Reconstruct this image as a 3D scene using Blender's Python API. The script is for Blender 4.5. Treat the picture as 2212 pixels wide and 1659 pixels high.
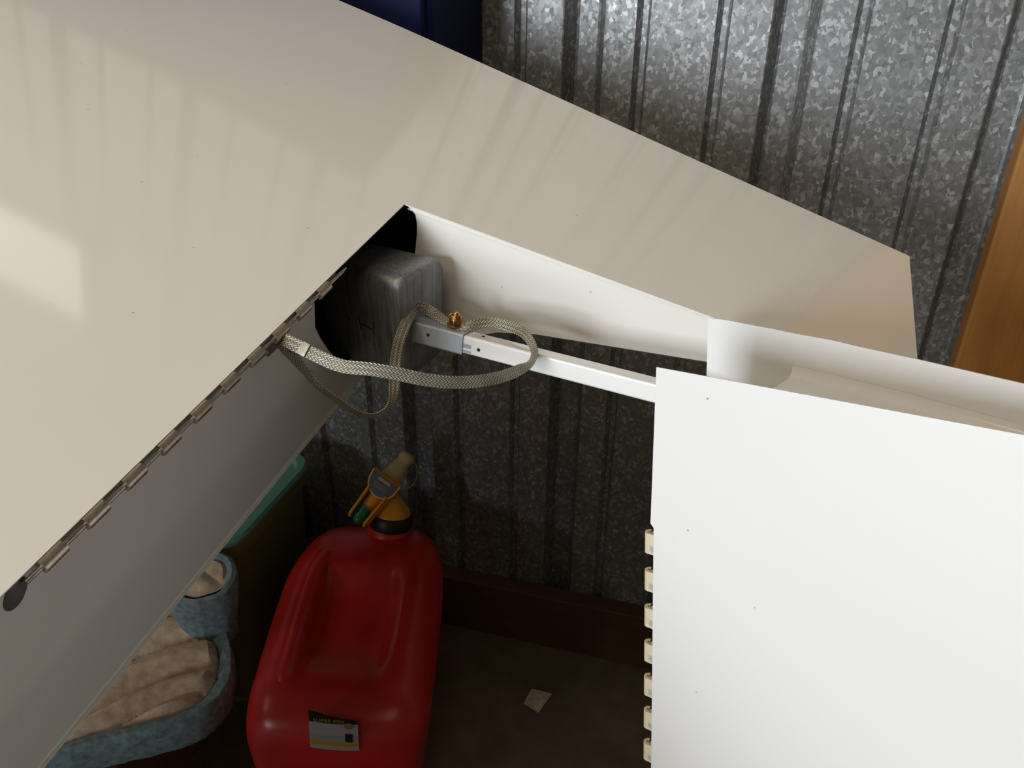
import bpy, bmesh, math, random
from mathutils import Vector as V, Matrix
random.seed(7)
for o in list(bpy.data.objects): bpy.data.objects.remove(o)
S = bpy.context.scene
COL = S.collection

# ------------------------------------------------------------------ camera
F_PX, CX, CY = 1770.0, 1106.0, 829.5
EYE = V((0, 0, 1.372))
# rows: world axes expressed in camera axes (x right, y down, z forward)
RW = ((0.96089207, 0.14212168, -0.23767174),
      (0.27664684, -0.45432443, 0.8467915),
      (0.01236735, -0.87942637, -0.47587425))
def c2w(x, y, z): return V([r[0]*x + r[1]*y + r[2]*z for r in RW])
cam_d = bpy.data.cameras.new('camera'); cam = bpy.data.objects.new('camera', cam_d); COL.objects.link(cam)
cx_, cy_, cz_ = c2w(1, 0, 0), c2w(0, -1, 0), c2w(0, 0, -1)
cam.matrix_world = Matrix(((cx_.x, cy_.x, cz_.x, EYE.x), (cx_.y, cy_.y, cz_.y, EYE.y), (cx_.z, cy_.z, cz_.z, EYE.z), (0, 0, 0, 1)))
cam_d.sensor_width = 36; cam_d.lens = F_PX/2212*36; cam_d.clip_start = .01
S.camera = cam
def ray(px, py): return c2w((px-CX)/F_PX, (py-CY)/F_PX, 1.0)
def pt(px, py, depth): return EYE + ray(px, py)*depth            # measured point at a distance from the lens
def atz(px, py, z): r = ray(px, py); return EYE + r*((z-EYE.z)/r.z)
def aty(px, py, y): r = ray(px, py); return EYE + r*(y/r.y)

# ------------------------------------------------------------------ world and light
wd = bpy.data.worlds.new('world'); S.world = wd; wd.use_nodes = True
bg = wd.node_tree.nodes['Background']; bg.inputs[0].default_value = (1.0, .85, .58, 1); bg.inputs[1].default_value = .08
def area(name, loc, target, sx, sy, power, col):
    l = bpy.data.lights.new(name, 'AREA'); l.shape = 'RECTANGLE'; l.size = sx; l.size_y = sy; l.energy = power; l.color = col
    o = bpy.data.objects.new(name, l); COL.objects.link(o); o.location = loc
    o.rotation_euler = (V(target)-V(loc)).to_track_quat('-Z', 'Y').to_euler(); return o
area('hangar_door_light', (-1.50, -3.2, 1.74), (-.1, .55, 1.17), 1.1, 1.25, 160, (.88, .95, 1.0))
area('overhead_fill_light', (-1.5, -1.3, 3.7), (-1.4, -.6, 0), 4.2, 2.2, 74, (1.0, .83, .61))  # unseen fill lamp added overhead to brighten the wing top
S.view_settings.view_transform = 'Standard'; S.view_settings.look = 'None'
S.view_settings.exposure = 0; S.view_settings.gamma = 1; S.view_settings.use_curve_mapping = False

# ------------------------------------------------------------------ materials
def newmat(name):
    m = bpy.data.materials.new(name); m.use_nodes = True
    return m, m.node_tree.nodes, m.node_tree.links, m.node_tree.nodes['Principled BSDF']
def tex_coord(N, L, scale=(1, 1, 1), kind='Object'):
    tc = N.new('ShaderNodeTexCoord'); mp = N.new('ShaderNodeMapping'); mp.inputs['Scale'].default_value = scale
    L.new(tc.outputs[kind], mp.inputs[0]); return mp.outputs[0]
def ramp(N, L, src, stops):
    r = N.new('ShaderNodeValToRGB'); e = r.color_ramp.elements
    while len(e) < len(stops): e.new(.5)
    for i, (p, c) in enumerate(stops):
        e[i].position = p; e[i].color = (*c, 1)
    L.new(src, r.inputs[0]); return r.outputs[0]
def noise(N, L, vec, scale, detail=3, rough=.5):
    n = N.new('ShaderNodeTexNoise'); n.inputs['Scale'].default_value = scale; n.inputs['Detail'].default_value = detail
    n.inputs['Roughness'].default_value = rough; L.new(vec, n.inputs['Vector']); return n.outputs['Fac']
def bump(N, L, b, h, strength=.2, dist=.001):
    bn = N.new('ShaderNodeBump'); bn.inputs['Strength'].default_value = strength; bn.inputs['Distance'].default_value = dist
    L.new(h, bn.inputs['Height']); L.new(bn.outputs[0], b.inputs['Normal'])
def mat(name, col, rough=.5, metal=0, var=.12, vscale=30, bmp=0, bscale=120, coat=0, spec=.5):
    m, N, L, b = newmat(name)
    v = tex_coord(N, L)
    f = noise(N, L, v, vscale)
    lo = tuple(max(0, x*(1-var)) for x in col); hi = tuple(min(1, x*(1+var)) for x in col)
    L.new(ramp(N, L, f, [(.3, lo), (.7, hi)]), b.inputs['Base Color'])
    b.inputs['Roughness'].default_value = rough; b.inputs['Metallic'].default_value = metal
    b.inputs['Coat Weight'].default_value = coat; b.inputs['Coat Roughness'].default_value = .05
    b.inputs['Specular IOR Level'].default_value = spec
    if bmp: bump(N, L, b, noise(N, L, v, bscale, 4), bmp)
    return m

def paint_mat(name, col, wav=0.0):
    """glossy white aircraft enamel with a few specks and a slightly wavy sheet"""
    m, N, L, b = newmat(name)
    v = tex_coord(N, L)
    vo = N.new('ShaderNodeTexVoronoi'); vo.inputs['Scale'].default_value = 38; L.new(v, vo.inputs['Vector'])
    sp = ramp(N, L, vo.outputs['Distance'], [(.012, (.30, .26, .2)), (.03, col)])
    L.new(sp, b.inputs['Base Color'])
    b.inputs['Roughness'].default_value = .30
    b.inputs['Coat Weight'].default_value = 1.0; b.inputs['Coat Roughness'].default_value = .07
    if wav: bump(N, L, b, noise(N, L, v, 9, 2), wav, .01)
    return m
WHITE = paint_mat('white_enamel', (.80, .78, .74), .05)
WHITE2 = paint_mat('white_enamel_aileron', (.70, .705, .715), .02)
INNER_SHADE = mat('inner_dark_shade', (.05, .05, .045), .8)  # dark colour on inner faces stands in for shade inside the wing
ALU = mat('bare_aluminium', (.42, .38, .33), .38, .9, .25, 200)
STEEL = mat('hinge_steel', (.50, .43, .35), .36, .9, .25, 150)
KNUCK = None
SLEEVE = mat('dull_aluminium_sleeve', (.36, .39, .42), .5, .55, .12, 90, .05, 300)
BRASS = mat('cadmium_gold', (.36, .21, .07), .3, .95, .25, 250)
DARK = mat('black_plastic', (.012, .012, .012), .45)
SHADOWGAP = mat('hole_black', (.01, .01, .01), .9)

def knuckle_mat():
    m, N, L, b = newmat('worn_cream_knuckle')
    f = noise(N, L, tex_coord(N, L), 160, 3)
    L.new(ramp(N, L, f, [(.38, (.34, .34, .33)), (.47, (.56, .49, .35)), (.8, (.60, .53, .39))]), b.inputs['Base Color'])
    b.inputs['Roughness'].default_value = .5
    return m
KNUCK = knuckle_mat()

def lead_mat():
    m, N, L, b = newmat('cast_lead')
    v = tex_coord(N, L)
    f = noise(N, L, v, 35, 5, .6)
    g = noise(N, L, tex_coord(N, L, (400, 400, 12)), 1, 2)
    mx = N.new('ShaderNodeMath'); mx.operation = 'MULTIPLY'; L.new(f, mx.inputs[0]); L.new(g, mx.inputs[1])
    L.new(ramp(N, L, mx.outputs[0], [(.08, (.10, .10, .105)), (.3, (.24, .25, .265)), (.5, (.34, .35, .37))]), b.inputs['Base Color'])
    b.inputs['Roughness'].default_value = .48; b.inputs['Metallic'].default_value = .5
    bump(N, L, b, f, .35, .002)
    return m
LEAD = lead_mat()

def galv_mat():
    m, N, L, b = newmat('galvanised_spangle')
    v = tex_coord(N, L, (1, 1, .8))
    nz = N.new('ShaderNodeTexNoise'); nz.inputs['Scale'].default_value = 120; L.new(v, nz.inputs['Vector'])
    ad = N.new('ShaderNodeMixRGB'); ad.blend_type = 'ADD'; ad.inputs[0].default_value = .012
    L.new(v, ad.inputs[1]); L.new(nz.outputs['Color'], ad.inputs[2])
    vo = N.new('ShaderNodeTexVoronoi'); vo.inputs['Scale'].default_value = 185; L.new(ad.outputs[0], vo.inputs['Vector'])
    sep = N.new('ShaderNodeSeparateColor'); L.new(vo.outputs['Color'], sep.inputs[0])
    big = noise(N, L, v, 4, 3)
    c = ramp(N, L, sep.outputs[0], [(0, (.21, .215, .22)), (.5, (.25, .255, .26)), (.8, (.33, .335, .345)), (1, (.50, .515, .53))])
    mx = N.new('ShaderNodeMixRGB'); mx.blend_type = 'MULTIPLY'; mx.inputs[0].default_value = .5
    L.new(c, mx.inputs[1]); L.new(ramp(N, L, big, [(.3, (.75, .75, .75)), (.7, (1, 1, 1))]), mx.inputs[2])
    L.new(mx.outputs[0], b.inputs['Base Color'])
    b.inputs['Metallic'].default_value = .55
    L.new(ramp(N, L, sep.outputs[1], [(0, (.36,)*3), (1, (.6,)*3)]), b.inputs['Roughness'])
    bump(N, L, b, sep.outputs[2], .08, .001)
    return m
GALV = galv_mat()

def wood_mat(name, dark, light, axis):
    m, N, L, b = newmat(name)
    sc = [26, 26, 26]; sc[axis] = 1.6
    f = noise(N, L, tex_coord(N, L, tuple(sc)), 1.5, 5, .65)
    k = noise(N, L, tex_coord(N, L), 7, 3)
    mx = N.new('ShaderNodeMath'); mx.operation = 'MULTIPLY_ADD'; mx.inputs[1].default_value = .55; L.new(f, mx.inputs[0])
    ml = N.new('ShaderNodeMath'); ml.operation = 'MULTIPLY'; ml.inputs[1].default_value = .5; L.new(k, ml.inputs[0]); L.new(ml.outputs[0], mx.inputs[2])
    L.new(ramp(N, L, mx.outputs[0], [(.32, dark), (.68, light)]), b.inputs['Base Color'])
    b.inputs['Roughness'].default_value = .6
    bump(N, L, b, f, .2, .002)
    return m
PINE = wood_mat('varnished_pine', (.26, .11, .03), (.52, .25, .07), 2)
TREATED = wood_mat('brown_treated_timber', (.07, .028, .014), (.13, .055, .03), 0)

def floor_mat():
    m, N, L, b = newmat('dusty_concrete')
    v = tex_coord(N, L)
    f = noise(N, L, v, 6, 8, .65)
    L.new(ramp(N, L, f, [(.3, (.10, .072, .046)), (.55, (.15, .112, .074)), (.75, (.21, .16, .108))]), b.inputs['Base Color'])
    b.inputs['Roughness'].default_value = .85
    bump(N, L, b, noise(N, L, v, 90, 5), .3, .003)
    return m
FLOOR = floor_mat()
RED = mat('red_polyethylene', (.52, .018, .014), .30, 0, .18, 12, .04, 200)
YELLOW = mat('yellow_plastic', (.75, .33, .012), .4, 0, .06)
CREAM = mat('cream_rubber', (.58, .46, .22), .5, 0, .1)
GREENB = mat('green_button', (.01, .14, .05), .3)
TEAL = mat('teal_plastic', (.12, .34, .30), .4, 0, .1, 8)
OLIVE = mat('olive_plastic', (.15, .18, .06), .45, 0, .12, 8)
NAVY = mat('navy_blue_paint', (.003, .007, .060), .6, 0, .15, 6, spec=.2)
PAPER = mat('dirty_paper', (.55, .48, .38), .8, 0, .25, 120)
BLUEF = mat('blue_grey_canvas', (.19, .27, .31), .9, 0, .35, 90, .5, 700)
BEIGE = mat('beige_fleece', (.62, .48, .35), .95, 0, .25, 60, .6, 500)
SEAL = mat('grey_sealant', (.10, .09, .085), .6)
CRATEW = wood_mat('crate_timber', (.08, .05, .03), (.16, .11, .07), 0)

def braid_mat():
    m, N, L, b = newmat('tinned_copper_braid')
    tc = N.new('ShaderNodeTexCoord'); sp = N.new('ShaderNodeSeparateXYZ'); L.new(tc.outputs['UV'], sp.inputs[0])
    # knitted look: chevrons in narrow columns across the width
    a = N.new('ShaderNodeMath'); a.operation = 'MULTIPLY_ADD'; a.inputs[1].default_value = 5.0; a.inputs[2].default_value = 10.0; L.new(sp.outputs[1], a.inputs[0])
    pp = N.new('ShaderNodeMath'); pp.operation = 'PINGPONG'; pp.inputs[1].default_value = 1.0; L.new(a.outputs[0], pp.inputs[0])
    pm_ = N.new('ShaderNodeMath'); pm_.operation = 'MULTIPLY'; pm_.inputs[1].default_value = 7.0; L.new(pp.outputs[0], pm_.inputs[0])
    s_ = N.new('ShaderNodeMath'); s_.operation = 'MULTIPLY_ADD'; s_.inputs[1].default_value = 2600; L.new(sp.outputs[0], s_.inputs[0]); L.new(pm_.outputs[0], s_.inputs[2])
    mx = N.new('ShaderNodeMath'); mx.operation = 'SINE'; L.new(s_.outputs[0], mx.inputs[0])
    rg = N.new('ShaderNodeMapRange'); rg.inputs[1].default_value = -1; L.new(mx.outputs[0], rg.inputs[0])
    nz = noise(N, L, tex_coord(N, L), 45, 3)
    c1 = ramp(N, L, rg.outputs[0], [(.1, (.22, .21, .17)), (.6, (.46, .445, .38)), (1, (.70, .68, .61))])
    c2 = ramp(N, L, nz, [(.35, (.62, .55, .42)), (.62, (1, 1, 1))])
    mm = N.new('ShaderNodeMixRGB'); mm.blend_type = 'MULTIPLY'; mm.inputs[0].default_value = 1; L.new(c1, mm.inputs[1]); L.new(c2, mm.inputs[2])
    L.new(mm.outputs[0], b.inputs['Base Color']); b.inputs['Metallic'].default_value = .55; b.inputs['Roughness'].default_value = .42
    bump(N, L, b, rg.outputs[0], .9, .0006)
    return m
BRAID = braid_mat()

# ------------------------------------------------------------------ mesh helpers
ORG = {}
def tag(o, label=None, cat=None, group=None, kind=None):
    if label: o['label'] = label
    if cat: o['category'] = cat
    if group: o['group'] = group
    if kind: o['kind'] = kind
    return o
def thing(name, loc, label, cat, group=None):
    o = bpy.data.objects.new(name, None); COL.objects.link(o); o.location = loc; o.empty_display_size = .05
    ORG[o] = V(loc); return tag(o, label, cat, group)
class MB:
    """collects shapes given in world coordinates; build() links them as one mesh object"""
    def __init__(s): s.v = []; s.f = []; s.mi = []; s.uv = None; s.sm = []
    def add(s, vs, fs, mi=0, smooth=False):
        k = len(s.v); s.v += [V(p) for p in vs]; s.f += [tuple(i+k for i in f) for f in fs]; s.mi += [mi]*len(fs); s.sm += [smooth]*len(fs); return s
    def grid(s, P, mi=0, closed=False, smooth=True):
        n, m = len(P), len(P[0]); vs = [p for r in P for p in r]; fs = []
        for i in range(n-1):
            for j in range(m if closed else m-1):
                fs.append((i*m+j, i*m+(j+1) % m, (i+1)*m+(j+1) % m, (i+1)*m+j))
        return s.add(vs, fs, mi, smooth)
    def sheet(s, P, off, m_out=0, m_in=0, smooth=False):
        """thin solid: grid P and the grid moved by off (a vector or a function of i,j)"""
        n, m = len(P), len(P[0]); g = (lambda i, j: off) if isinstance(off, V) else off
        Q = [[P[i][j]+g(i, j) for j in range(m)] for i in range(n)]
        s.grid(P, m_out, smooth=smooth); s.grid(Q, m_in, smooth=smooth)
        ring = [(0, j) for j in range(m)] + [(i, m-1) for i in range(1, n)] + [(n-1, j) for j in range(m-2, -1, -1)] + [(i, 0) for i in range(n-2, 0, -1)]
        vs = [P[i][j] for i, j in ring] + [Q[i][j] for i, j in ring]; k = len(ring)
        return s.add(vs, [(a, (a+1) % k, k+(a+1) % k, k+a) for a in range(k)], m_out)
    def box(s, o, x, y, z, mi=0):
        """o: centre, x y z: half-axis vectors"""
        vs = [o+x*a+y*b+z*c for a in (-1, 1) for b in (-1, 1) for c in (-1, 1)]
        return s.add(vs, [(0, 1, 3, 2), (4, 6, 7, 5), (0, 4, 5, 1), (2, 3, 7, 6), (0, 2, 6, 4), (1, 5, 7, 3)], mi)
    def tube(s, pts, r, n=12, mi=0, cap=True, smooth=True):
        pts = [V(p) for p in pts]; rs = r if isinstance(r, (list, tuple)) else [r]*len(pts)
        up = None; rings = []
        for i, p in enumerate(pts):
            d = (pts[min(i+1, len(pts)-1)]-pts[max(i-1, 0)]).normalized()
            if up is None: up = d.orthogonal().normalized()
            up = (up-d*up.dot(d)).normalized(); sd = d.cross(up)
            rings.append([p+(up*math.cos(a)+sd*math.sin(a))*rs[i] for a in [2*math.pi*k/n for k in range(n)]])
        s.grid(rings, mi, True, smooth)
        if cap:
            for rg in (rings[0], rings[-1]): s.add(rg, [tuple(range(n))], mi)
        return s
    def lathe(s, o, ax, prof, n=20, mi=0, smooth=True):
        ax = ax.normalized(); u = ax.orthogonal().normalized(); w = ax.cross(u)
        rings = [[o+ax*h+(u*math.cos(a)+w*math.sin(a))*r for a in [2*math.pi*k/n for k in range(n)]] for r, h in prof]
        s.grid(rings, mi, True, smooth)
        for rg in (rings[0], rings[-1]): s.add(rg, [tuple(range(n))], mi)
        return s
    def prism(s, poly, off, mi=0):
        n = len(poly); vs = [V(p) for p in poly]+[V(p)+off for p in poly]
        fs = [tuple(range(n)), tuple(range(2*n-1, n-1, -1))]+[(a, (a+1) % n, n+(a+1) % n, n+a) for a in range(n)]
        return s.add(vs, fs, mi)
    def build(s, name, mats, parent=None, bevel=0, seg=2, loc=None, sub=0, angle=35, autosmooth=False):
        if not isinstance(mats, (list, tuple)): mats = [mats]
        org = ORG[parent] if parent else (V(loc) if loc is not None else sum(s.v, V())/len(s.v))
        me = bpy.data.meshes.new(name); me.from_pydata([p-org for p in s.v], [], s.f); 
        for m in mats: me.materials.append(m)
        for p, i, sm in zip(me.polygons, s.mi, s.sm): p.material_index = i; p.use_smooth = sm
        bm = bmesh.new(); bm.from_mesh(me); bmesh.ops.remove_doubles(bm, verts=bm.verts, dist=1e-6)
        bmesh.ops.recalc_face_normals(bm, faces=bm.faces); bm.to_mesh(me); bm.free()
        if any(s.sm): me.set_sharp_from_angle(angle=math.radians(42))
        o = bpy.data.objects.new(name, me); COL.objects.link(o); ORG[o] = org
        if parent: o.parent = parent
        else: o.location = org
        if bevel:
            b = o.modifiers.new('bevel', 'BEVEL'); b.width = bevel; b.segments = seg; b.limit_method = 'ANGLE'; b.angle_limit = math.radians(angle)
            if autosmooth:
                for p in me.polygons: p.use_smooth = True
                w = o.modifiers.new('wn', 'WEIGHTED_NORMAL')
        if sub:
            m = o.modifiers.new('sub', 'SUBSURF'); m.levels = m.render_levels = sub
            for p in me.polygons: p.use_smooth = True
        return o
def lin(a, b, n): return [a+(b-a)*i/(n-1) for i in range(n)]
def catmull(P, k=8):
    P = [P[0]*2-P[1]]+list(P)+[P[-1]*2-P[-2]]; out = []
    for i in range(1, len(P)-2):
        a, b, c, d = P[i-1], P[i], P[i+1], P[i+2]
        for j in range(k):
            t = j/k; out.append(.5*((2*b)+(c-a)*t+(2*a-5*b+4*c-d)*t*t+(3*b-a-3*c+d)*t**3))
    out.append(P[-2]); return out

# ------------------------------------------------------------------ the setting
D = 1.33          # wall plane
fl = MB(); fl.box(V((0, -.6, -.05)), V((4, 0, 0)), V((0, 2.2, 0)), V((0, 0, .05)))
tag(fl.build('floor', FLOOR, loc=(0, 0, 0)), kind='structure', label='dark dusty concrete floor under the wing')

wall = bpy.data.objects.new('wall_back', None); COL.objects.link(wall); wall.location = (0, D, 0); ORG[wall] = V((0, D, 0))
tag(wall, kind='structure', label='galvanised corrugated steel wall with vertical ribs')
PITCH = .305; X0 = -.3010            # left lip of the seam groove
def rib_profile(x0):
    # one pitch, seen from inside: deep groove, then two shallow grooves; (x, depth away from the room)
    p = [(0, 0), (.002, .001), (.015, .034), (.019, .036), (.048, .036), (.052, .034), (.065, .001), (.067, 0)]
    for xm in (.124, .240):
        p += [(xm-.012, 0), (xm-.004, .011), (xm+.004, .011), (xm+.009, 0)]
    return [(x0+a, b) for a, b in p]
HT = 3.3
for k in range(-3, 3):               # six sheets, three ribs each
    xs = X0+.0625+k*3*PITCH
    prof = []
    for r in range(4):
        prof += rib_profile(xs-.0625+PITCH*r)
    prof = [q for q in prof if xs-1e-4 <= q[0] <= xs+3*PITCH+.006]
    lap = [.0012 if i < len(prof)-2 else .0022 for i in range(len(prof))]
    m = MB(); rows = []
    for z in (0.004, HT): rows.append([V((x, D+y-(.0012 if x < xs+.004 else 0), z)) for x, y in prof])
    m.sheet(rows, V((0, .0007, 0)))
    m.build('wall_sheet', GALV, wall)

bb = MB(); bb.box(V((0, D-.0195, .0705)), V((2.6, 0, 0)), V((0, .019, 0)), V((0, 0, .07)))
tag(bb.build('baseboard_back', TREATED, bevel=.003), kind='structure', label='brown timber board on edge along the foot of the metal wall')

pm = MB(); pw = .145
pm.box(V((.357+pw/2, D-.0205, 1.55)), V((pw/2, 0, 0)), V((0, .019, 0)), V((0, 0, 1.405)))
tag(pm.build('timber_post', PINE, bevel=.004, seg=3), 'orange brown varnished timber board standing upright against the metal wall', 'board')

# high window in the wall, mirrored in the wing paint
wm = MB(); wz0, wz1, wx0, wx1 = 2.56, 2.96, -2.1, -1.12
win = thing('window_1', (wx0, D, wz0), 'high daylight window in the metal wall', 'window'); del win['category']; win['kind'] = 'structure'
mm, N_, L_, b_ = newmat('window_daylight'); b_.inputs['Base Color'].default_value = (.6, .6, .6, 1)
b_.inputs['Emission Color'].default_value = (1, .93, .84, 1); b_.inputs['Emission Strength'].default_value = 1.4
wm.box(V(((wx0+wx1)/2, D-.012, (wz0+wz1)/2)), V(((wx1-wx0)/2, 0, 0)), V((0, .003, 0)), V((0, 0, (wz1-wz0)/2)))
wm.build('pane', mm, win)
fr = MB()
for a, b in (((wx0, wz0), (wx1, wz0)), ((wx0, wz1), (wx1, wz1)), ((wx0, wz0), (wx0, wz1)), ((wx1, wz0), (wx1, wz1))):
    p, q = V((a[0], D-.02, a[1])), V((b[0], D-.02, b[1])); dd = (q-p)/2
    o = (p+q)/2; dn = dd.normalized(); sd = dn.cross(V((0, 1, 0)))
    fr.box(o, dd+dn*.02, V((0, .02, 0)), sd*.02)
fr.build('frame', ALU, win)

# navy cabinet
cb = thing('wall_cabinet', (-.75, D, 1.0), 'navy blue steel cabinet hung on the wall behind the wing', 'cabinet')
cxl, cxr, cyf, cyb, cz0, cz1 = -1.22, -.4285, 1.105, 1.329, 1.02, 1.72
cm = (cz0+cz1)/2; chz = (cz1-cz0)/2
m = MB(); m.box(V(((cxl+cxr)/2, (cyf+cyb)/2, cm)), V(((cxr-cxl)/2, 0, 0)), V((0, (cyb-cyf)/2, 0)), V((0, 0, chz))); m.build('body', NAVY, cb, bevel=.006)
for i, (a, b) in enumerate(((cxl+.006, (cxl+cxr)/2-.002), ((cxl+cxr)/2+.002, cxr-.006))):
    m = MB(); m.box(V(((a+b)/2, cyf-.0085, cm)), V(((b-a)/2, 0, 0)), V((0, .008, 0)), V((0, 0, chz-.008))); dr = m.build('door', NAVY, cb, bevel=.003)
    hx = b-.03 if i == 0 else a+.03
    m = MB(); m.tube([V((hx, cyf-.015, cm-.05)), V((hx, cyf-.04, cm-.045)), V((hx, cyf-.04, cm+.045)), V((hx, cyf-.015, cm+.05))], .005); m.build('handle', STEEL, dr)

# ------------------------------------------------------------------ wing
s = V((0.05430721, 0.98637777, 0.1552727)); c = V((0.97019682, -0.01534789, -0.24183169)); t = V((-0.2361543, 0.16377829, -0.95781408))
H0 = V((-0.24550115, 0.43143367, 1.17756429))
def W(a, b, d): return H0+s*a+c*b+t*d            # span, chord aft, down
wing = thing('aircraft_wing', W(0, -.4, .15), 'glossy white aircraft wing panel with aileron cut-out and tip', 'wing')
def t_top(cc):
    if cc > -.05: return 0.0
    return .03*(cc+.05)**2
SW = .1238; TE = .386; ROOT = -2.7; LE = -.95
CW = 0.0
def t_top2(cc):
    if cc < -.75:
        u = (-.75-cc)/.2; b0 = .03*.7**2; return b0+(.165-b0)*(1-math.sqrt(max(0, 1-u*u)))*1.0
    return t_top(cc)
def t_bot(cc):
    if cc >= 0: return .098-(.098-.0022)*cc/TE
    if cc < -.75:
        u = (-.75-cc)/.2; return .150+.015*(1-math.sqrt(max(0, 1-u*u)))
    return .128+.022*min(1, -cc/.5)
def s_tip(cc):
    pts = [(-1.2, .72), (-.2540, .4775), (-.1690, .4585), (-.0523, .43), (.1336, .386), (.386, .3282)]
    for (a, sa), (b, sb) in zip(pts, pts[1:]):
        if cc <= b: return sa+(sb-sa)*(cc-a)/(b-a)
    return .328
SK = .0008
cs_f = sorted(set([LE+.2*(1-math.cos(math.pi/2*i/10)) for i in range(11)]+lin(-.75, 0, 26)))
cs_a = lin(0, TE, 14)
m = MB()
m.sheet([[W(ROOT+(SW-ROOT)*k/8, x+(-.0017 if x == 0 else 0), t_top2(x)-.002) for x in cs_f] for k in range(9)], t*SK, 0, 1, True)
m.sheet([[W(SW+(s_tip(x)-SW)*k/6, x, t_top2(x)-.002*(1-max(0, x)/TE)) for x in cs_f+cs_a[1:]] for k in range(7)], t*SK, 0, 1, True)
m.build('top_skin', [WHITE, INNER_SHADE], wing)
m = MB()
m.sheet([[W(ROOT+(SW-ROOT)*k/8, x+(-.0045 if x == 0 else 0), t_bot(min(x, -1e-6))+.0090*max(0, 1+x/.2)) for x in cs_f] for k in range(9)], t*SK, 1, 0, True)
m.sheet([[W(SW+(s_tip(x)-SW)*k/6, x, t_bot(min(x, -1e-6))+.0090*max(0, 1+x/.2) if x <= 0 else t_bot(x)+.039*max(0, 1-x/.1)) for x in cs_f+cs_a[1:]] for k in range(7)], t*SK, 1, 0, True)
m.build('bottom_skin', [WHITE, INNER_SHADE], wing)
# rear web with a notch for the balance weight
def notch(a):
    P = [(-.0045, 0), (-.0035, .030), (.004, .045), (.012, .058), (.03, .083), (.05, .100), (SW, .104)]
    if a < P[0][0]: return -.0012
    for (x0, y0), (x1, y1) in zip(P, P[1:]):
        if a <= x1: return y0+(y1-y0)*(a-x0)/(x1-x0)
    return .104
ss = lin(ROOT, -.06, 14)+lin(-.05, -.0046, 5)+[-.0044, -.0035, 0, .004, .008, .012, .018, .024, .03, .036, .043, .05, .06, .08, .1, SW]
rows = []
for a in ss:
    t0 = notch(a)
    fr_ = [0, .1, .2, .3, .38, .44, .48, .52, .56, .62, .7, .8, .9, 1]
    def cw(tt): return -.004+.0035*(tt/.064 if tt < .064 else max(0, 1-(tt-.064)/.073))
    rows.append([W(a, cw(t0+(.1368-t0)*f), t0+(.1368-t0)*f) for f in fr_])
m = MB(); m.sheet(rows, c*-SK, 0, 1, True); m.build('rear_web', [WHITE, INNER_SHADE], wing)
m = MB(); m.sheet([[W(ROOT, -.0060, .1370), W(ROOT, -.0026, .1370)], [W(SW, -.0060, .1370), W(SW, -.0026, .1370)]], t*.0010); m.build('lower_lip', WHITE, wing)
# tip-side web closing the cut-out
front = [(.0005, 0), (.0075, .0045), (.0095, .010), (.0108, .018), (.0113, .03), (.0113, .06), (.0113, .09), (.0113, .122)]
rows = []
for f in [0, .02, .05, .1, .2, .3, .45, .6, .8, 1]:
    row = []
    for i, (c0, t0) in enumerate(front):
        u = i/(len(front)-1); cc = c0+(TE-.003-c0)*f
        # along the chord the web tapers to the trailing edge
        lo = t_bot(cc)+.039*max(0, 1-cc/.1); g = t0/.122
        row.append(W(SW+.0004, cc, max(0, g*lo)-.0015*(1-f)*(1-g)))
    rows.append(row)
m = MB(); m.sheet(rows, s*SK, 0, 1); m.build('tip_web', [WHITE, INNER_SHADE], wing)
# bent flange along the upper edge of the tip web
m = MB(); m.sheet([[W(SW+dz, x, t_top2(x)+.0006) for x in lin(.001, TE-.01, 8)] for dz in (0, .012)], t*SK); m.build('web_flange', WHITE, wing)
# wing-tip closing rib
m = MB(); m.sheet([[W(s_tip(x)-.001, x, t_top2(x)-.001*(1-max(0, x)/TE)+(t_bot(x)-t_top2(x)+.000)*k) for x in cs_f+cs_a[1:]] for k in (0, .5, 1)], s*-.0008, 0, 1); m.build('tip_rib', [WHITE, INNER_SHADE], wing)
# root rib closes the box; unseen inner baffle added to keep the cut-out dark
for a, nm in ((ROOT, 'root_rib'), (-.16, 'inner_dark_baffle')):
    m = MB(); m.sheet([[W(a, x, t_top2(x)-.001+(t_bot(min(x, -1e-6))-t_top2(x)+.000)*k) for x in cs_f[:-1]+[-.010]] for k in (0, .5, 1)], s*.0008, 0, 0); m.build(nm, INNER_SHADE, wing)

# hinge half on the wing
HR = .0032; PINR = .00125
HC = .0; HT_ = .0012         # pin line position
def Hp(a, dc=0, dt=0): return W(a, HC+dc, HT_+dt)
m = MB(); m.sheet([[W(a, -.016, -.0010), W(a, -.0035, -.0010)] for a in (-.2345, .018)], t*.0012); leaf = m.build('hinge_leaf', STEEL, wing)
m = MB(); m.tube([Hp(.030), Hp(.024), Hp(-.2350), Hp(-.2390, -.0005, .0004), Hp(-.2425, -.001, .0012)], [.0006, PINR, PINR, PINR, PINR]); m.build('hinge_pin', ALU, wing)
def knuckle(o, ax, out, up, L=.0126, r_out=HR, r_in=PINR*1.05, n=14):
    """rolled sheet loop with a tail that runs back under the skin"""
    P = []
    for k in range(n+1):
        a = math.radians(-80+300*k/n)
        P.append((out*math.cos(a)+up*math.sin(a)))
    m = MB(); e0, e1 = ax*(-L/2), ax*(L/2)
    ro = [[o+e+p*r_out for p in P] for e in (e0, e1)]; ri = [[o+e+p*r_in for p in P] for e in (e0, e1)]
    m.grid(ro, 0, False); m.grid(ri, 0, False)
    for e in range(2):
        vs = ro[e]+ri[e]; k = n+1
        m.add(vs, [(i, i+1, k+i+1, k+i) for i in range(n)])
    m.box(o-out*(r_out*1.1)+up*(r_out*.62), ax*(L/2), out*(r_out*1.3), up*(r_out*.30))
    return m
proto = None
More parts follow.
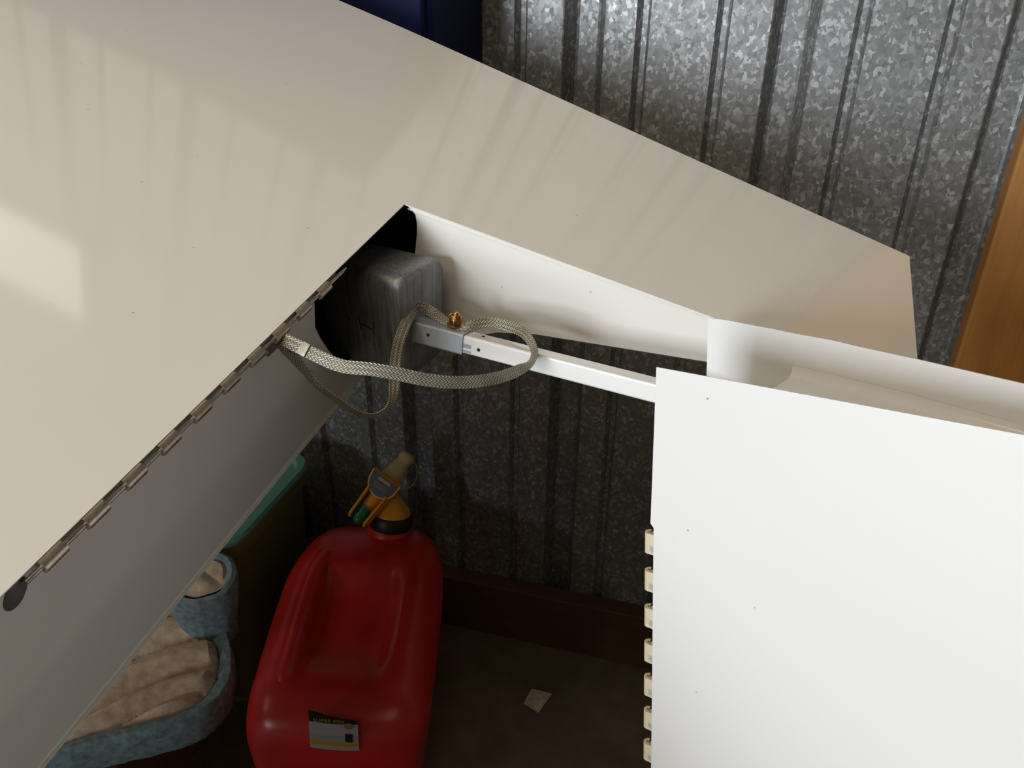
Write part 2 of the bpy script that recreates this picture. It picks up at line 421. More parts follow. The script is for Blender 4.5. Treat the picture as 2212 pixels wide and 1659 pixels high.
for k in range(10):
    a = -.0254*k
    if proto is None:
        proto = knuckle(Hp(0), s, c, -t).build('hinge_knuckle', STEEL, wing)
    else:
        o = proto.copy(); COL.objects.link(o); o.parent = wing; o.location = s*a
# castellated lip of the leaf between the knuckles
for k in range(10):
    a = .0127-.0254*k
    m = MB(); m.box(W(a, -.0030, -.0002), s*.0058, c*.0018, t*.0006); m.build('leaf_tooth', STEEL, wing)
# sealant blob at the inboard end of the hinge
m = MB(); rows = []
for u in lin(0, 1, 7):
    w_ = .0065*(math.sin(math.pi*min(1, u*.62+.2)))
    rows.append([W(-.2480+v*w_*1.0+.003*(1-u), .0-.0035+.0018*(1-v*v)*math.sin(math.pi*(u*.9+.05)), .001+u*.0135) for v in lin(-1, 1, 7)])
m.grid(rows); m.grid([[p-c*.001 for p in r] for r in rows]); m.build('sealant_drip', SEAL, wing)
# clamp for the strap under the hinge
m = MB(); m.box(W(-.0535, -.0026, .0090), s*.0065, c*.0010, t*.0050); m.build('strap_clip', ALU, wing, bevel=.0006)
m = MB(); m.lathe(W(-.0590, -.0036, .0112), c, [(.0020, 0), (.0020, .0012), (.0012, .0016), (.0001, .0017)]); m.build('clip_screw', STEEL, wing)

# ------------------------------------------------------------------ aileron with its balance arm and weight
d = V((0.10293381, -0.14870714, -0.98350944)); w = V((0.90356124, -0.3994777, 0.15490207)); nn = V((0.41592514, 0.90460567, -0.09324624))
K = V((-0.0325, 0.4010, 1.1705))
A0 = pt(1410, 1157, .477); K = A0-d*.103
def A(a, b, e): return K+d*a+w*b+nn*e             # down the hinge line, chord, thickness
ALEN = (K.z)/-d.z - .013
ail = thing('aileron', A(ALEN, .05, .05), 'bright white aileron held upright with balance arm and grey lead weight', 'aileron')
def n_back(b):
    P = [(-.0262, .1118), (-.012, .1108), (.02, .1055), (.059, .0985), (.11, .086), (.1606, .0706), (.25, .046), (.40, .0045)]
    for (x0, y0), (x1, y1) in zip(P, P[1:]):
        if b <= x1: return y0+(y1-y0)*(b-x0)/(x1-x0)
    return .0045
# front (upper) skin with the small step above the hinge
rows = []
def edge(a): return (.0010-.0028*a/.098) if a < .0955 else (-.0018+.0022*min(1, (a-.0955)/.0025))
for a in [0, .03, .06, .09, .0955, .0965, .0975, .098, .12, .3, .6, ALEN]:
    rows.append([A(a, edge(a)+(.40-edge(a))*f, .0015*math.sin(math.pi*f)*0) for f in lin(0, 1, 9)])
m = MB(); m.sheet(rows, nn*.0009); m.build('front_skin', WHITE2, ail, bevel=.0003, seg=2)
m = MB(); bs = [-.0262, -.02, -.012, 0, .02, .04, .059, .08, .11, .14, .1606, .2, .25, .3, .40]
m.sheet([[A(a+(.0002*math.sin(b*180) if a == 0 else 0), b, n_back(b)) for b in bs] for a in (0, .2, .6, ALEN)], nn*-.0009, smooth=True); m.build('rear_skin', WHITE2, ail)
# spar and end rib with rounded flange
SPW = .036; RD = .026
m = MB(); m.sheet([[A(a, SPW, .0012+(n_back(SPW)-.0022)*f) for f in lin(0, 1, 5)] for a in (RD, ALEN-.01)], w*.0009); m.build('spar', WHITE2, ail)
rows = []
for b in lin(SPW, .392, 16):
    nb = n_back(b)-.0011; r_ = min(.006, nb*.3); row = []
    for k in range(0, 7):
        a_ = math.pi/2*k/6; row.append(A(RD-r_+r_*math.sin(a_), b, nb-r_+r_*math.cos(a_)))
    row += [A(RD, b, nb*.5)]
    for k in range(0, 7):
        a_ = math.pi/2*k/6; row.append(A(RD-r_+r_*math.cos(a_), b, .0011+r_-r_*math.sin(a_)))
    rows.append(row)
m = MB(); m.grid(rows); m.grid([[p+d*.0008 for p in r] for r in rows]); m.build('end_rib', WHITE2, ail)
m = MB(); m.sheet([[A(ALEN-.012, b, .001+(n_back(b)-.002)*f) for b in lin(.0, .395, 8)] for f in (0, 1)], d*-.0009); m.build('inboard_rib', WHITE2, ail)
# hinge knuckles down the front edge
m = MB(); m.sheet([[A(.100, -.0002, .0012), A(.100, .012, .0012)], [A(ALEN-.02, -.0002, .0012), A(ALEN-.02, .012, .0012)]], nn*.0011); m.build('hinge_leaf', KNUCK, ail)
proto = None; nk = int((ALEN-.12)/.0254)
for k in range(nk):
    if proto is None:
        proto = knuckle(A(.103+.0066, -.0036, .0032), d, -w, -nn, .0132, .0031, .00125).build('hinge_knuckle', KNUCK, ail)
    else:
        o = proto.copy(); COL.objects.link(o); o.parent = ail; o.location = d*(.0254*k)
# balance arm
Lp = pt(905, 712, .60); Qp = pt(1413, 842, .535)
aa = (Lp-Qp).normalized(); bb_ = (-d-aa*(-d).dot(aa)).normalized(); ee = bb_.cross(aa)
if ee.y < 0: ee = -ee
RO = .22
bb_, ee = (bb_*math.cos(RO)+ee*math.sin(RO)*0), ee
def G(x, y, z): return Lp+aa*x+bb_*y+ee*z      # along arm towards the weight, up, away
Larm = (Lp-Qp).length+.052
def sq_tube(x0, x1, h, wall_=.0012, r=.0016):
    m = MB(); 
    def ring(x, hh, rr):
        out = []
        for sx, sy, a0 in ((1, 1, 0), (-1, 1, 90), (-1, -1, 180), (1, -1, 270)):
            for k in range(4):
                a = math.radians(a0+30*k); out.append(G(x, sx*(hh-rr)+rr*math.cos(a), sy*(hh-rr)+rr*math.sin(a)))
        return out
    a, b, e, f = ring(x0, h, r), ring(x1, h, r), ring(x0, h-wall_, r*.5), ring(x1, h-wall_, r*.5)
    m.grid([a, b], 0, True, False); m.grid([e, f], 0, True, False)
    for p, q in ((a, e), (b, f)): m.add(p+q, [(i, (i+1) % 16, 16+(i+1) % 16, 16+i) for i in range(16)])
    return m
AH = .0068
arm = sq_tube(-Larm, -.008, AH).build('balance_arm', WHITE2, ail)
m = MB()   # worn bare patch beside the sleeve and the drilled holes
m.box(G(-.0435, -.0005, -AH-.00004), aa*.0034, bb_*.0016, ee*.00006); m.box(G(-.0437, -.0046, -AH-.00004), aa*.0036, bb_*.0009, ee*.00006)
m.build('bare_metal_patch', SLEEVE, arm)
for x, y, z, ax in ((-.053, -.001, -AH, ee), (-.052, AH, .001, bb_)):
    m = MB(); o_ = G(x, y, z)-(ax if ax is ee else ax*-1)*.0001*(1 if ax is ee else 1)
    m.lathe(o_, -ax if ax is ee else ax, [(.0013, -.0005), (.0013, .00012), (.0001, .00012)], 14); m.build('drilled_hole', SHADOWGAP, arm)
# weight
tl = .20
wb = (bb_-ee*tl).normalized(); we = (ee+bb_*tl).normalized()
def Bk(x, y, z): return Lp+aa*x+wb*y+we*z
wt = MB()
y0, y1, z0, z1, x0, x1 = -.0385, .0460, -.0165, .0425, .002, .076
prof = []
def corner(yc, zc, r, a0, n=5): return [(yc+r*math.cos(math.radians(a0+90*k/n)), zc+r*math.sin(math.radians(a0+90*k/n))) for k in range(n+1)]
prof = corner(y1-.013, z1-.009, .009, 0)+corner(y0+.012, z1-.012, .012, 90)+corner(y0+.012, z0+.012, .012, 180)+corner(y1-.009, z0+.009, .009, 270)
rings = []
for x, sc in ((x0, .93), (x0+.0015, .975), (x0+.004, 1), (x0+.02, 1.0), (x0+.045, 1), (x1-.012, 1), (x1-.006, .975), (x1-.002, .92), (x1, .82)):
    rings.append([Bk(x, (y0+y1)/2+(y-(y0+y1)/2)*sc+random.uniform(-.0003, .0003), (z0+z1)/2+(z-(z0+z1)/2)*sc+random.uniform(-.0003, .0003)) for y, z in prof])
wt.grid(rings, 0, True, True); wt.add(rings[0], [tuple(range(len(prof)))]); wt.add(rings[-1], [tuple(range(len(prof)))])
weight = wt.build('lead_weight', LEAD, ail); weight['label'] = 'grey cast lead counterweight block'
# pencilled marks and a pit on its face
for (x, y, L_k, an) in ((.040, .004, .012, 80), (.034, .002, .010, 15), (.028, .003, .011, 95), (.050, .006, .006, 60), (.038, -.018, .010, 5), (.030, -.017, .013, 95), (.024, -.016, .008, 80), (.022, -.012, .006, 20)):
    m = MB(); r_ = math.radians(an); u = aa*math.cos(r_)+wb*math.sin(r_); v = aa*-math.sin(r_)+wb*math.cos(r_)
    m.box(Bk(x, y, z0-.00005), u*(L_k/2), v*.0005, we*.00015); m.build('scribed_mark', SHADOWGAP, weight)
m = MB(); m.lathe(Bk(.060, -.018, z0), -we, [(.0035, -.0004), (.0032, .0002), (.0015, -.0001), (.0001, -.0002)], 12); m.build('cast_pit', SHADOWGAP, weight)
sl = sq_tube(-.0405, .006, AH+.0013, .0012, .0016).build('sleeve', SLEEVE, weight)
m = MB(); m.lathe(G(-.0125, .001, -AH-.0013), -ee, [(.0013, -.0006), (.0013, .0001), (.0001, .0001)], 14); m.build('drilled_hole', SHADOWGAP, sl)
# bolt, washer, castle nut, cotter pin on top of the sleeve
bx = -.0285; bz = .0022; top = AH+.0013
STRAP_T = .0014
m = MB(); m.lathe(G(bx, top+STRAP_T, bz), bb_, [(.0060, 0), (.0063, .0004), (.0063, .0010), (.0058, .0013)], 24); m.build('washer', BRASS, arm)
m = MB()
hexr = [G(bx, 0, bz)+(aa*math.cos(math.pi/3*k+.3)+ee*math.sin(math.pi/3*k+.3))*.0052 for k in range(6)]
m.prism([p+bb_*(top+STRAP_T+.0013) for p in hexr], bb_*.0032)
m.lathe(G(bx, top+STRAP_T+.0045, bz), bb_, [(.0050, 0), (.0044, .0022), (.0034, .0036)], 18)
for k in range(6):
    a = math.pi/3*k
    m.box(G(bx, top+STRAP_T+.0070, bz)+(aa*math.cos(a)+ee*math.sin(a))*.0033, (aa*math.cos(a)+ee*math.sin(a))*.0008, (ee*math.cos(a)-aa*math.sin(a))*.0010, bb_*.0014)
m.build('castle_nut', BRASS, arm, bevel=.0003)
m = MB(); m.lathe(G(bx, top+STRAP_T+.005, bz), bb_, [(.0024, 0), (.0024, .0042), (.0017, .0050), (.0001, .0051)], 14); m.build('bolt_end', BRASS, arm)
m = MB(); h_ = top+STRAP_T+.0085
m.tube(catmull([G(bx+.0045, h_-.003, bz-.0035), G(bx+.0030, h_, bz-.002), G(bx, h_+.0009, bz-.0005), G(bx-.0030, h_, bz-.0005), G(bx-.0052, h_-.001, bz-.0012), G(bx-.0058, h_-.003, bz-.0015)], 5), .0006, 8); m.build('cotter_pin', BRASS, arm)
m = MB(); m.lathe(G(bx, -top, bz), -bb_, [(.0060, 0), (.0060, .0010), (.0048, .0011), (.0048, .0038), (.0040, .0044)], 6, smooth=False); m.build('bolt_head', BRASS, arm)

# ------------------------------------------------------------------ braided strap
strap = thing('ground_strap', W(-.05, .003, .02), 'braided tinned copper ground strap looped from hinge to arm bolt', 'strap')
def ribbon(name, P, width, mat_, thick=.0011, k=8, par=strap):
    """P: (point, width direction)"""
    pts = catmull([p for p, q in P], k); ws = catmull([q for p, q in P], k)
    rows = []; L_ = 0; uvs = []
    for i, p in enumerate(pts):
        tg = (pts[min(i+1, len(pts)-1)]-pts[max(i-1, 0)]).normalized()
        q = ws[i]-tg*ws[i].dot(tg); q.normalize(); nr = tg.cross(q)
        if i: L_ += (p-pts[i-1]).length
        row = []
        for v in lin(-1, 1, 7):
            row.append((p+q*(v*width/2)+nr*(thick/2*(1-.45*abs(v)**3)), (L_, v*.5)))
        for v in lin(1, -1, 7):
            row.append((p+q*(v*width/2)-nr*(thick/2*(1-.45*abs(v)**3)), (L_, v*.5)))
        rows.append(row)
    m = MB(); m.grid([[x[0] for x in r] for r in rows], 0, True)
    for r in (rows[0], rows[-1]): m.add([x[0] for x in r], [tuple(range(14))])
    o = m.build(name, mat_, par)
    return o, rows
def uv_ribbon(o, rows):
    me = o.data; uv = me.uv_layers.new(name='UVMap'); org = ORG[o]
    from mathutils import kdtree
    flat = [x for r in rows for x in r]; kd = kdtree.KDTree(len(flat))
    for i, x in enumerate(flat): kd.insert(x[0]-org, i)
    kd.balance()
    for lp in me.loops:
        _, i, _ = kd.find(me.vertices[lp.vertex_index].co); uv.data[lp.index].uv = flat[i][1]
def ctrl(seq):
    out = []
    P = [pt(x, y, z) for x, y, z, f in seq]
    for i, (x, y, z, f) in enumerate(seq):
        tg = (P[min(i+1, len(P)-1)]-P[max(i-1, 0)]).normalized(); vd = ray(x, y).normalized()
        pe = tg.cross(vd).normalized(); nr = pe.cross(tg).normalized(); f = math.radians(f)
        out.append((P[i], pe*math.cos(f)+nr*math.sin(f)))
    return out
SWD = .0077
seq1 = [(601, 727, .4800, 8), (640, 746, .4740, 5), (690, 771, .4700, 0), (740, 791, .4660, 0), (795, 797, .4660, 12), (850, 806, .4700, 10), (925, 821, .4790, 0), (1000, 826, .4920, 0), (1075, 816, .5100, 5), (1125, 797, .5300, 25), (1150, 776, .5470, 60), (1152, 750, .5590, 50), (1132, 720, .5720, 30), (1095, 703, .5830, 20), (1052, 696, .5880, 15)]
b_end = G(bx, top+STRAP_T*.5, bz)
wq = (ee*.85+bb_*.5).normalized()
P1 = ctrl(seq1)+[(G(bx-.0085, top+.0022, bz), wq), (G(bx-.003, top+.0008, bz), ee), (G(bx+.003, top+.0008, bz), ee), (G(bx+.0085, top+.0026, bz), wq)]
# keep the width direction from flipping
for i in range(1, len(P1)):
    if P1[i][1].dot(P1[i-1][1]) < 0: P1[i] = (P1[i][0], -P1[i][1])
seq2 = [(912, 662, .5960, 30), (890, 677, .5880, 15), (874, 705, .5780, 0), (860, 745, .5690, 10), (853, 790, .5600, 15), (851, 835, .5520, 20), (845, 868, .5440, 50), (828, 890, .5350, 62), (798, 898, .5260, 68), (765, 888, .5170, 68), (728, 865, .5080, 64), (695, 840, .5000, 60), (665, 808, .4930, 55), (640, 778, .4870, 40), (618, 752, .4820, 20), (606, 737, .4790, 10)]
P2 = ctrl(seq2)
if P2[0][1].dot(P1[-1][1]) < 0: P2 = [(p, -q) for p, q in P2]
for i in range(1, len(P2)):
    if P2[i][1].dot(P2[i-1][1]) < 0: P2[i] = (P2[i][0], -P2[i][1])
o, rows = ribbon('braid', P1+P2, SWD, BRAID); uv_ribbon(o, rows)
# tinned ferrule near the hinge end
sq = ctrl([(649, 750, .4722, 4), (656, 754, .4714, 3), (664, 758, .4708, 1)])
ribbon('tinned_band', sq, SWD*1.02, mat('solder_tin', (.30, .285, .25), .45, .5, .3, 300), .0018, 4)

# ------------------------------------------------------------------ petrol can
psi = math.radians(14.8); ux = V((math.cos(psi), math.sin(psi), 0)); uy = V((-math.sin(psi), math.cos(psi), 0)); uz = V((0, 0, 1))
CO = V((-.510, .828, 0))
def Cn(x, y, z): return CO+ux*x+uy*y+uz*z
can = thing('petrol_can', CO, 'red plastic petrol can with yellow spout on the floor by the wall', 'petrol can')
def section(y, hw, zt, dip, zb=.0, hb=.86):
    """closed outline, bottom to top; dip lowers the middle of the top"""
    P = []
    def add(x, z): P.append((x, z))
    r = .022
    for k in range(5): a = math.radians(270+90*k/4); add(hw*hb-r+r*math.cos(a), zb+r+r*math.sin(a))
    for k in range(1, 5): u = k/5; add(hw*hb+(hw-hw*hb)*u, zb+r+(zt-.055-zb-r)*u)
    R_ = .055
    for k in range(7): a = math.radians(0+78*k/6); add(hw-R_*.95+R_*.95*math.cos(a), zt-R_+R_*math.sin(a))
    xi = hw-R_*.95
    for u in (.85, .7, .6, .3, 0):
        f = 0 if u > .8 else (.4 if u > .65 else 1)
        add(xi*u, zt-dip*f)
    right = P; left = [(-x, z) for x, z in right[-2::-1]]
    return [Cn(x, y, z) for x, z in right+left]
body = MB(); rings = []
for y, hw, zt, dip, zb, hb in ((-.108, .104, .255, 0, .02, .80), (-.102, .122, .295, 0, .010, .80), (-.088, .136, .325, 0, .003, .78), (-.06, .143, .343, 0, 0, .76), (-.02, .147, .350, .004, 0, .76), (.01, .147, .352, .012, 0, .76), (.03, .147, .357, .028, 0, .76), (.11, .147, .368, .034, 0, .76),
                            (.185, .146, .378, .03, 0, .76), (.203, .145, .379, .010, 0, .76), (.225, .143, .380, 0, 0, .76), (.28, .136, .377, 0, 0, .76), (.335, .120, .365, 0, .003, .78), (.375, .098, .335, 0, .012, .80), (.395, .07, .27, 0, .04, .80)):
    rings.append(section(y, hw, zt, dip, zb, hb))
body.grid(rings, 0, True, True)
nsec = len(rings[0]); body.add(rings[-1], [tuple(range(nsec))], 0, True)
# front face: a rim and a shallow panel for the label
cen = Cn(0, -.108, .14)
r1 = [cen+(p-cen)*.86+uy*-.002 for p in rings[0]]; r2 = [cen+(p-cen)*.78+uy*.005 for p in rings[0]]
body.grid([rings[0], r1, r2], 0, True, True); body.add(r2, [tuple(range(nsec))], 0, True)
bd = body.build('body', RED, can, sub=1)
m = MB(); m.tube(catmull([Cn(-.086, -.03, .325), Cn(-.086, .0, .336), Cn(-.086, .10, .352), Cn(-.083, .20, .364), Cn(-.075, .25, .360)], 6), [.012]+[.021]*23+[.012], 14); m.build('grip', RED, can)
# neck, collar
Nk = Cn(.030, .325, .362); nax = (uz*.90+uy*.20+ux*.10).normalized()
m = MB(); m.lathe(Nk-nax*.012, nax, [(.046, 0), (.043, .022), (.040, .026)], 28); m.build('neck', RED, can)
m = MB(); m.lathe(Nk+nax*.012, nax, [(.040, 0), (.0415, .003), (.0415, .024), (.038, .028), (.018, .030)], 36); m.build('collar', DARK, can)
for k in range(24):
    pass
# yellow nozzle body: its own axis runs from the thumb button up to the spout tip
tip = aty(880, 985, 1.215); but = aty(774, 1122, 1.105)
ax = (tip-but).normalized(); side = ax.cross(V((0, -1, .35))).normalized(); side = -side if side.x < 0 else side; fac = side.cross(ax).normalized(); fac = -fac if fac.y > 0 else fac
LT = (tip-but).length
def Nz(x, y, z): return but+side*x+ax*(y*LT)+fac*z
m = MB()
m.lathe(Nz(0, .10, -.004), ax, [(.010, 0), (.0125, .05*LT), (.014, .30*LT), (.017, .40*LT), (.015, .52*LT)], 20)
nz = m.build('nozzle', YELLOW, can)
m = MB(); m.lathe(Nk+nax*.040, nax, [(.036, 0), (.034, .008), (.020, .026), (.012, .034)], 28); m.build('nozzle_base', YELLOW, can)
for sx in (-1, 1):
    m = MB(); poly = [Nz(sx*.014, -.04, .006), Nz(sx*.0145, .0, .018), Nz(sx*.017, .42, .020), Nz(sx*.019, .42, -.012), Nz(sx*.017, .05, -.006)]
    m.prism(poly, side*(sx*.005)); m.build('trigger_guard', YELLOW, nz, bevel=.0012)
# badge: half-round dial facing the viewer, framed in yellow
bc = Nz(.000, .52, .022)
bu = side; bv = (ax*.45+fac*-.25).normalized(); bv = (ax*.75+fac*.35).normalized(); bn_ = bu.cross(bv).normalized()
bn_ = -bn_ if bn_.dot(fac) < 0 else bn_
def half(r, h, top_=.012): return [bc+bu*(r*math.cos(a))+bv*(r*math.sin(a)*.95)+bn_*h for a in [math.pi+math.pi*k/14 for k in range(15)]]+[bc+bu*(r*1.04)+bv*top_+bn_*h, bc-bu*(r*1.04)+bv*top_+bn_*h]
m = MB(); m.prism(half(.0310, -.012, .015), bn_*.013); m.build('badge_frame', YELLOW, nz, bevel=.001)
m = MB(); m.prism(half(.0275, .0012, .0135), bn_*.001); bdg = m.build('badge_face', DARK, nz)
GREYL = mat('badge_grey', (.10, .10, .11), .5); YEL2 = mat('badge_yellow', (.45, .32, .06), .5)
m = MB(); m.box(bc+bv*.0065+bn_*.0026, bu*.013, bv*.0028, bn_*.0003); m.build('badge_strip', YEL2, bdg)
m = MB(); m.prism([bc+bu*x+bv*y+bn_*.0024 for x, y in ((-.018, -.001), (.015, -.001), (.012, -.012), (-.012, -.013))], bn_*.0005); m.build('badge_panel', GREYL, bdg)
m = MB(); m.lathe(Nz(0, -.06, .004), ax, [(.0001, 0), (.006, .0015), (.0098, .006), (.0110, .013), (.0110, .034)], 20); m.build('thumb_button', GREENB, nz)
m = MB(); m.lathe(Nz(0, .56, -.004), ax, [(.0205, 0), (.0205, .12*LT), (.0185, .22*LT), (.0160, .29*LT), (.0138, .33*LT), (.0150, .37*LT), (.0165, .41*LT), (.0155, .445*LT), (.0105, .475*LT), (.0001, .485*LT)], 24); sp_ = m.build('spout', CREAM, can)
m = MB(); m.tube(catmull([aty(891, 995, 1.235), aty(900, 1008, 1.23), aty(901, 1022, 1.225), aty(897, 1040, 1.22), aty(886, 1052, 1.215), aty(866, 1058, 1.21)], 6), .0011, 8); m.build('cap_tether', CREAM, can)
# label on the front panel
lm, N_, L_, b_ = newmat('can_label_print')
tc = N_.new('ShaderNodeTexCoord'); sp2 = N_.new('ShaderNodeSeparateXYZ'); L_.new(tc.outputs['UV'], sp2.inputs[0])
r_ = N_.new('ShaderNodeValToRGB'); r_.color_ramp.interpolation = 'CONSTANT'; el = r_.color_ramp.elements
stops = [(0, (.42, .42, .40)), (.10, (.60, .30, .04)), (.21, (.35, .38, .40)), (.40, (.42, .44, .48)), (.70, (.015, .012, .01))]
while len(el) < len(stops): el.new(.5)
for i, (p_, c_) in enumerate(stops): el[i].position = p_; el[i].color = (*c_, 1)
L_.new(sp2.outputs[1], r_.inputs[0]); L_.new(r_.outputs[0], b_.inputs['Base Color']); b_.inputs['Roughness'].default_value = .4
lc = [aty(668, 1538, .7), aty(774, 1562, .7), aty(776, 1621, .7), aty(671, 1613, .7)]
fy = CO+uy*-.1035; LBZ = None
def on_front(px, py, off=0.0):
    r = ray(px, py); nrm = uy; p0 = CO+uy*(-.1075-off); k = (p0-EYE).dot(nrm)/r.dot(nrm); return EYE+r*k
TL, TR, BR, BL = on_front(666, 1533), on_front(772, 1558), on_front(776, 1622), on_front(670, 1614)
m = MB(); rows = [[(BL.lerp(BR, u).lerp(TL.lerp(TR, u), v))-uy*(.002*math.sin(u*math.pi)) for u in lin(0, 1, 7)] for v in lin(0, 1, 5)]
m.sheet(rows, uy*.0006); lab = m.build('label', lm, can)
uvl = lab.data.uv_layers.new(name='UVMap')
ex, ey = (BR-BL), (TL-BL)
for lp in lab.data.loops:
    p = lab.data.vertices[lp.vertex_index].co+ORG[lab]-BL
    uvl.data[lp.index].uv = (p.dot(ex)/ex.length_squared, (p-ex*(p.dot(ex)/ex.length_squared)).dot(ey)/ey.length_squared)
def label_text(txt, u, v, size, mat_):
    cu = bpy.data.curves.new('txt', 'FONT'); cu.body = txt; cu.size = size; cu.extrude = .0002
    tmp = bpy.data.objects.new('tmp', cu); COL.objects.link(tmp); bpy.context.view_layer.update()
    me = bpy.data.meshes.new_from_object(tmp.evaluated_get(bpy.context.evaluated_depsgraph_get())); bpy.data.objects.remove(tmp)
    xh = ex.normalized(); yh = (ey-xh*ey.dot(xh)).normalized(); zh = xh.cross(yh)
    zh = -zh if zh.dot(uy) > 0 else zh
    o = bpy.data.objects.new('label_lettering', me); COL.objects.link(o); me.materials.append(mat_)
    org = BL+ex*u+ey*v+zh*.0028
    for vt in me.vertices: vt.co = org+xh*vt.co.x+yh*vt.co.y+zh*vt.co.z-ORG[lab]
    o.parent = lab; return o
LY = mat('label_gold', (.50, .34, .06), .5); LSK = mat('label_skin_print', (.30, .17, .11), .6)
label_text('SUPER MIX', .09, .745, .0098, LY)
xh = ex.normalized(); yh = (ey-xh*ey.dot(xh)).normalized()
def lbox(u, v, hx, hy, mat_, nm):
    m = MB(); m.lathe(BL+ex*u+ey*v-uy*.0026, -uy, [(hx, 0), (hx*.9, .0003), (.0001, .0004)], 12); o = m.build(nm, mat_, lab); return o
lbox(.80, .68, .0070, .01, LSK, 'label_print_patch')
m = MB(); m.box(BL+ex*.80+ey*.36-uy*.0026, xh*.0055, yh*.0085, uy*.0003); m.build('label_print_block', DARK, lab)

# ------------------------------------------------------------------ storage bin
bn2 = thing('storage_bin', (-.98, 1.05, 0), 'olive green plastic bin with teal lid beside the petrol can', 'bin')
def rrect(x0, x1, y0, y1, r, z, n=6):
    out = []
    for cx2, cy2, a0 in ((x1-r, y1-r, 0), (x0+r, y1-r, 90), (x0+r, y0+r, 180), (x1-r, y0+r, 270)):
        for k in range(n+1): a = math.radians(a0+90*k/n); out.append(V((cx2+r*math.cos(a), cy2+r*math.sin(a), z)))
    return out
BX0, BX1, BY0, BY1, BZ = -1.24, -.757, .928, 1.235, .445
m = MB(); rg = [rrect(BX0+.04, BX1-.04, BY0+.03, BY1-.03, .04, .0), rrect(BX0+.035, BX1-.035, BY0+.025, BY1-.025, .045, .01), rrect(BX0+.012, BX1-.012, BY0+.008, BY1-.008, .05, BZ-.035), rrect(BX0, BX1, BY0, BY1, .055, BZ-.033), rrect(BX0, BX1, BY0, BY1, .055, BZ-.008)]
m.grid(rg, 0, True, True); m.add(rg[0], [tuple(range(28))]); m.build('tub', OLIVE, bn2)
m = MB(); rg = [rrect(BX0-.001, BX1+.001, BY0-.001, BY1+.001, .056, BZ-.008), rrect(BX0-.001, BX1+.001, BY0-.001, BY1+.001, .056, BZ-.002), rrect(BX0+.004, BX1-.004, BY0+.004, BY1-.004, .05, BZ+.003), rrect(BX0+.016, BX1-.016, BY0+.016, BY1-.016, .045, BZ+.003), rrect(BX0+.022, BX1-.022, BY0+.022, BY1-.022, .042, BZ-.006)]
m.grid(rg, 0, True, True); m.add(rg[-1], [tuple(range(28))]); m.add(rg[0], [tuple(range(28))]); m.build('lid', TEAL, bn2)

# ------------------------------------------------------------------ quilted pet bed on a low crate
crate = thing('wooden_crate', (-.92, .66, 0), 'low dark timber crate hidden under the quilted pet bed', 'crate')
CX0, CX1, CY0, CY1, CZ = -1.12, -.80, .56, .80, .248
for (ya, yb) in ((CY0, CY0+.018), (CY1-.018, CY1)):
    for k in range(3):
        m = MB(); m.box(V(((CX0+CX1)/2, (ya+yb)/2, .045+.08*k)), V(((CX1-CX0)/2, 0, 0)), V((0, .009, 0)), V((0, 0, .034))); m.build('slat', CRATEW, crate, bevel=.002)
for (xa, xb) in ((CX0, CX0+.018), (CX1-.018, CX1)):
    m = MB(); m.box(V(((xa+xb)/2, (CY0+CY1)/2, .123)), V((.009, 0, 0)), V((0, (CY1-CY0)/2-.018, 0)), V((0, 0, .122))); m.build('end_panel', CRATEW, crate, bevel=.002)
m = MB(); m.box(V(((CX0+CX1)/2, (CY0+CY1)/2, CZ-.006)), V(((CX1-CX0)/2-.02, 0, 0)), V((0, (CY1-CY0)/2-.02, 0)), V((0, 0, .006))); m.build('top_panel', CRATEW, crate)

bed = thing('pet_bed', (-.85, .72, .25), 'beige quilted pet bed with blue grey canvas border', 'pet bed')
BZ0 = .250; BT = .312
# outline of the cushion (top edge), measured anticlockwise
ol = [atz(x, y, BT) for x, y in ((60, 1655), (200, 1612), (300, 1590), (390, 1565), (450, 1535), (492, 1490), (506, 1440), (500, 1390), (478, 1345), (440, 1305), (385, 1275), (320, 1262), (240, 1280), (150, 1350), (60, 1470), (0, 1580))]
ctr = sum(ol, V())/len(ol)
olc = catmull(ol+[ol[0]], 5)[:-1]
no = len(olc)
rim = MB()
def shrink(f, z): return [V((ctr.x+(p.x-ctr.x)*f, ctr.y+(p.y-ctr.y)*f, z)) for p in olc]
rg = [shrink(.93, BZ0), shrink(.965, BZ0+.012), shrink(.985, BZ0+.03), shrink(1.0, BT-.012), shrink(.995, BT), shrink(.97, BT+.006), shrink(.90, BT+.006), shrink(.83, BT-.003), shrink(.79, BT-.02)]
for ri, r in enumerate(rg):
    for j, p in enumerate(r):
        p += V((random.uniform(-1, 1), random.uniform(-1, 1), random.uniform(-1, 1)))*.0012
rim.grid(rg, 0, True, True); rim.add(rg[0], [tuple(range(no))]); rim.build('border', BLUEF, bed)
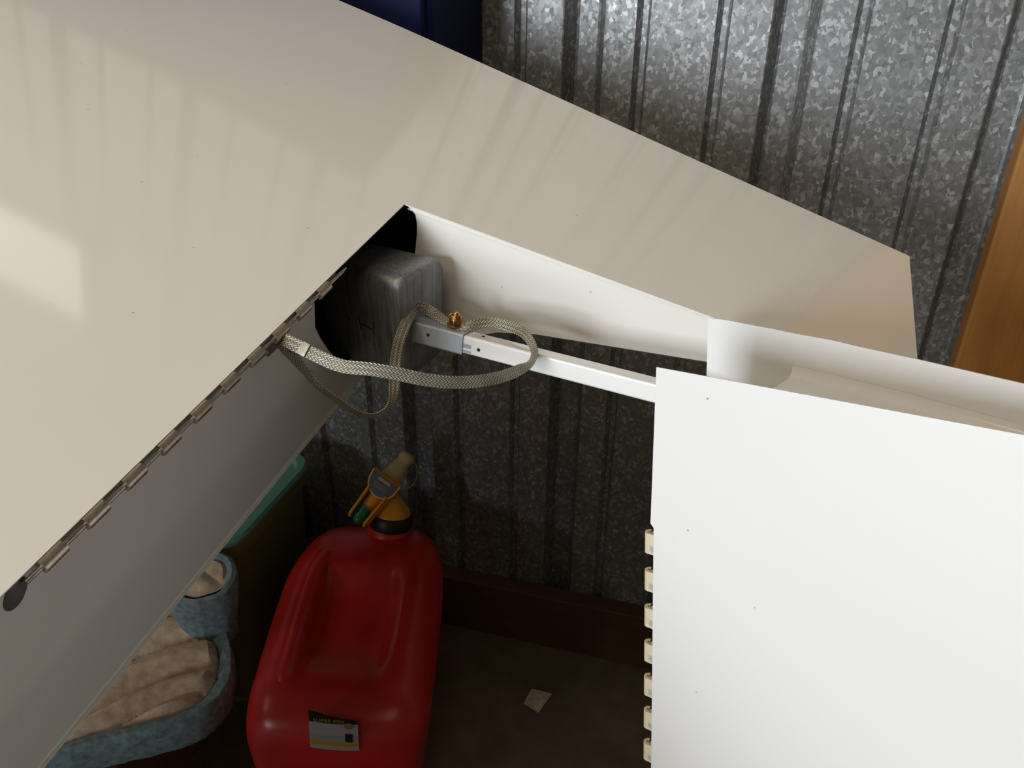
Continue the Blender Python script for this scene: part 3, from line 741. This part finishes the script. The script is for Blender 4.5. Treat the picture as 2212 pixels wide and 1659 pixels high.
# quilted middle with curved seams
rows = []
for f in lin(0, .825, 34):
    row = []
    for j in range(no):
        p = ctr.lerp(olc[j], f) if f else ctr.copy()
        q = V((p.x, p.y, 0)); u = (q.x*.62-q.y*.78)
        # arcs centred off to the left
        cc_ = V((-1.02, .86, 0)); rr = (q-V((-.70, .60, 0))).length
        ph = ((q-V((-.60, .55, 0))).length)/.058+.25*math.sin(u*22)
        sm_ = abs(math.sin(ph*math.pi)); h = .030*(sm_**.6)
        edge_ = max(0, min(1, (.825-f)/.10)); h = h*edge_**.6
        row.append(V((p.x, p.y, BT-.012+h)))
    rows.append(row)
m = MB(); m.grid(rows, 0, True, True); m.build('quilted_cushion', BEIGE, bed)
# raised back bolster leaning towards the bin
bc0 = atz(405, 1262, .415)
fl_ = [(418, 1216), (452, 1203), (484, 1202), (506, 1215), (514, 1240), (506, 1268), (485, 1292), (450, 1305), (410, 1312), (370, 1300), (345, 1275), (372, 1240)]
ZB = .405
fo = [atz(x, y, ZB+.03*(1280-y)/100) for x, y in fl_]; fo = catmull(fo+[fo[0]], 4)[:-1]; fc = sum(fo, V())/len(fo)
m = MB(); rg = [[V((fc.x+(p.x-fc.x)*f, fc.y+(p.y-fc.y)*f, p.z*(1-g)+(BT-.02)*g+dz)) for p in fo] for f, g, dz in ((.7, 1, 0), (.8, .6, 0), (.95, .25, 0), (1, .05, 0), (.97, 0, .008), (.85, 0, .012), (.70, 0, .006), (.62, 0, -.006))]
m.grid(rg, 0, True, True); m.add(rg[0], [tuple(range(len(fo)))]); m.build('back_bolster', BLUEF, bed)
m = MB(); rows = []
for f in lin(0, .70, 12):
    rows.append([V((fc.x+(p.x-fc.x)*f, fc.y+(p.y-fc.y)*f, fc.z+(p.z-fc.z)*f+.004+.009*abs(math.sin((fc.y+(p.y-fc.y)*f)*75+(fc.x+(p.x-fc.x)*f)*25))*(1 if f < .6 else .2))) for p in fo])
m.grid(rows, 0, True, True); m.build('bolster_lining', BEIGE, bed)

# ------------------------------------------------------------------ scrap of paper
pq = [atz(x, y, .004) for x, y in ((1131, 1520), (1148, 1488), (1192, 1499), (1163, 1539))]
m = MB(); rows = [[pq[0].lerp(pq[3], u).lerp(pq[1].lerp(pq[2], u), v)+V((0, 0, .0015*random.random()+.002*math.sin(u*3)*math.sin(v*3))) for u in lin(0, 1, 8)] for v in lin(0, 1, 8)]
m.sheet(rows, V((0, 0, -.003)), smooth=True)
tag(m.build('paper_scrap', PAPER), 'small crumpled off-white paper scrap on the dark floor', 'paper')
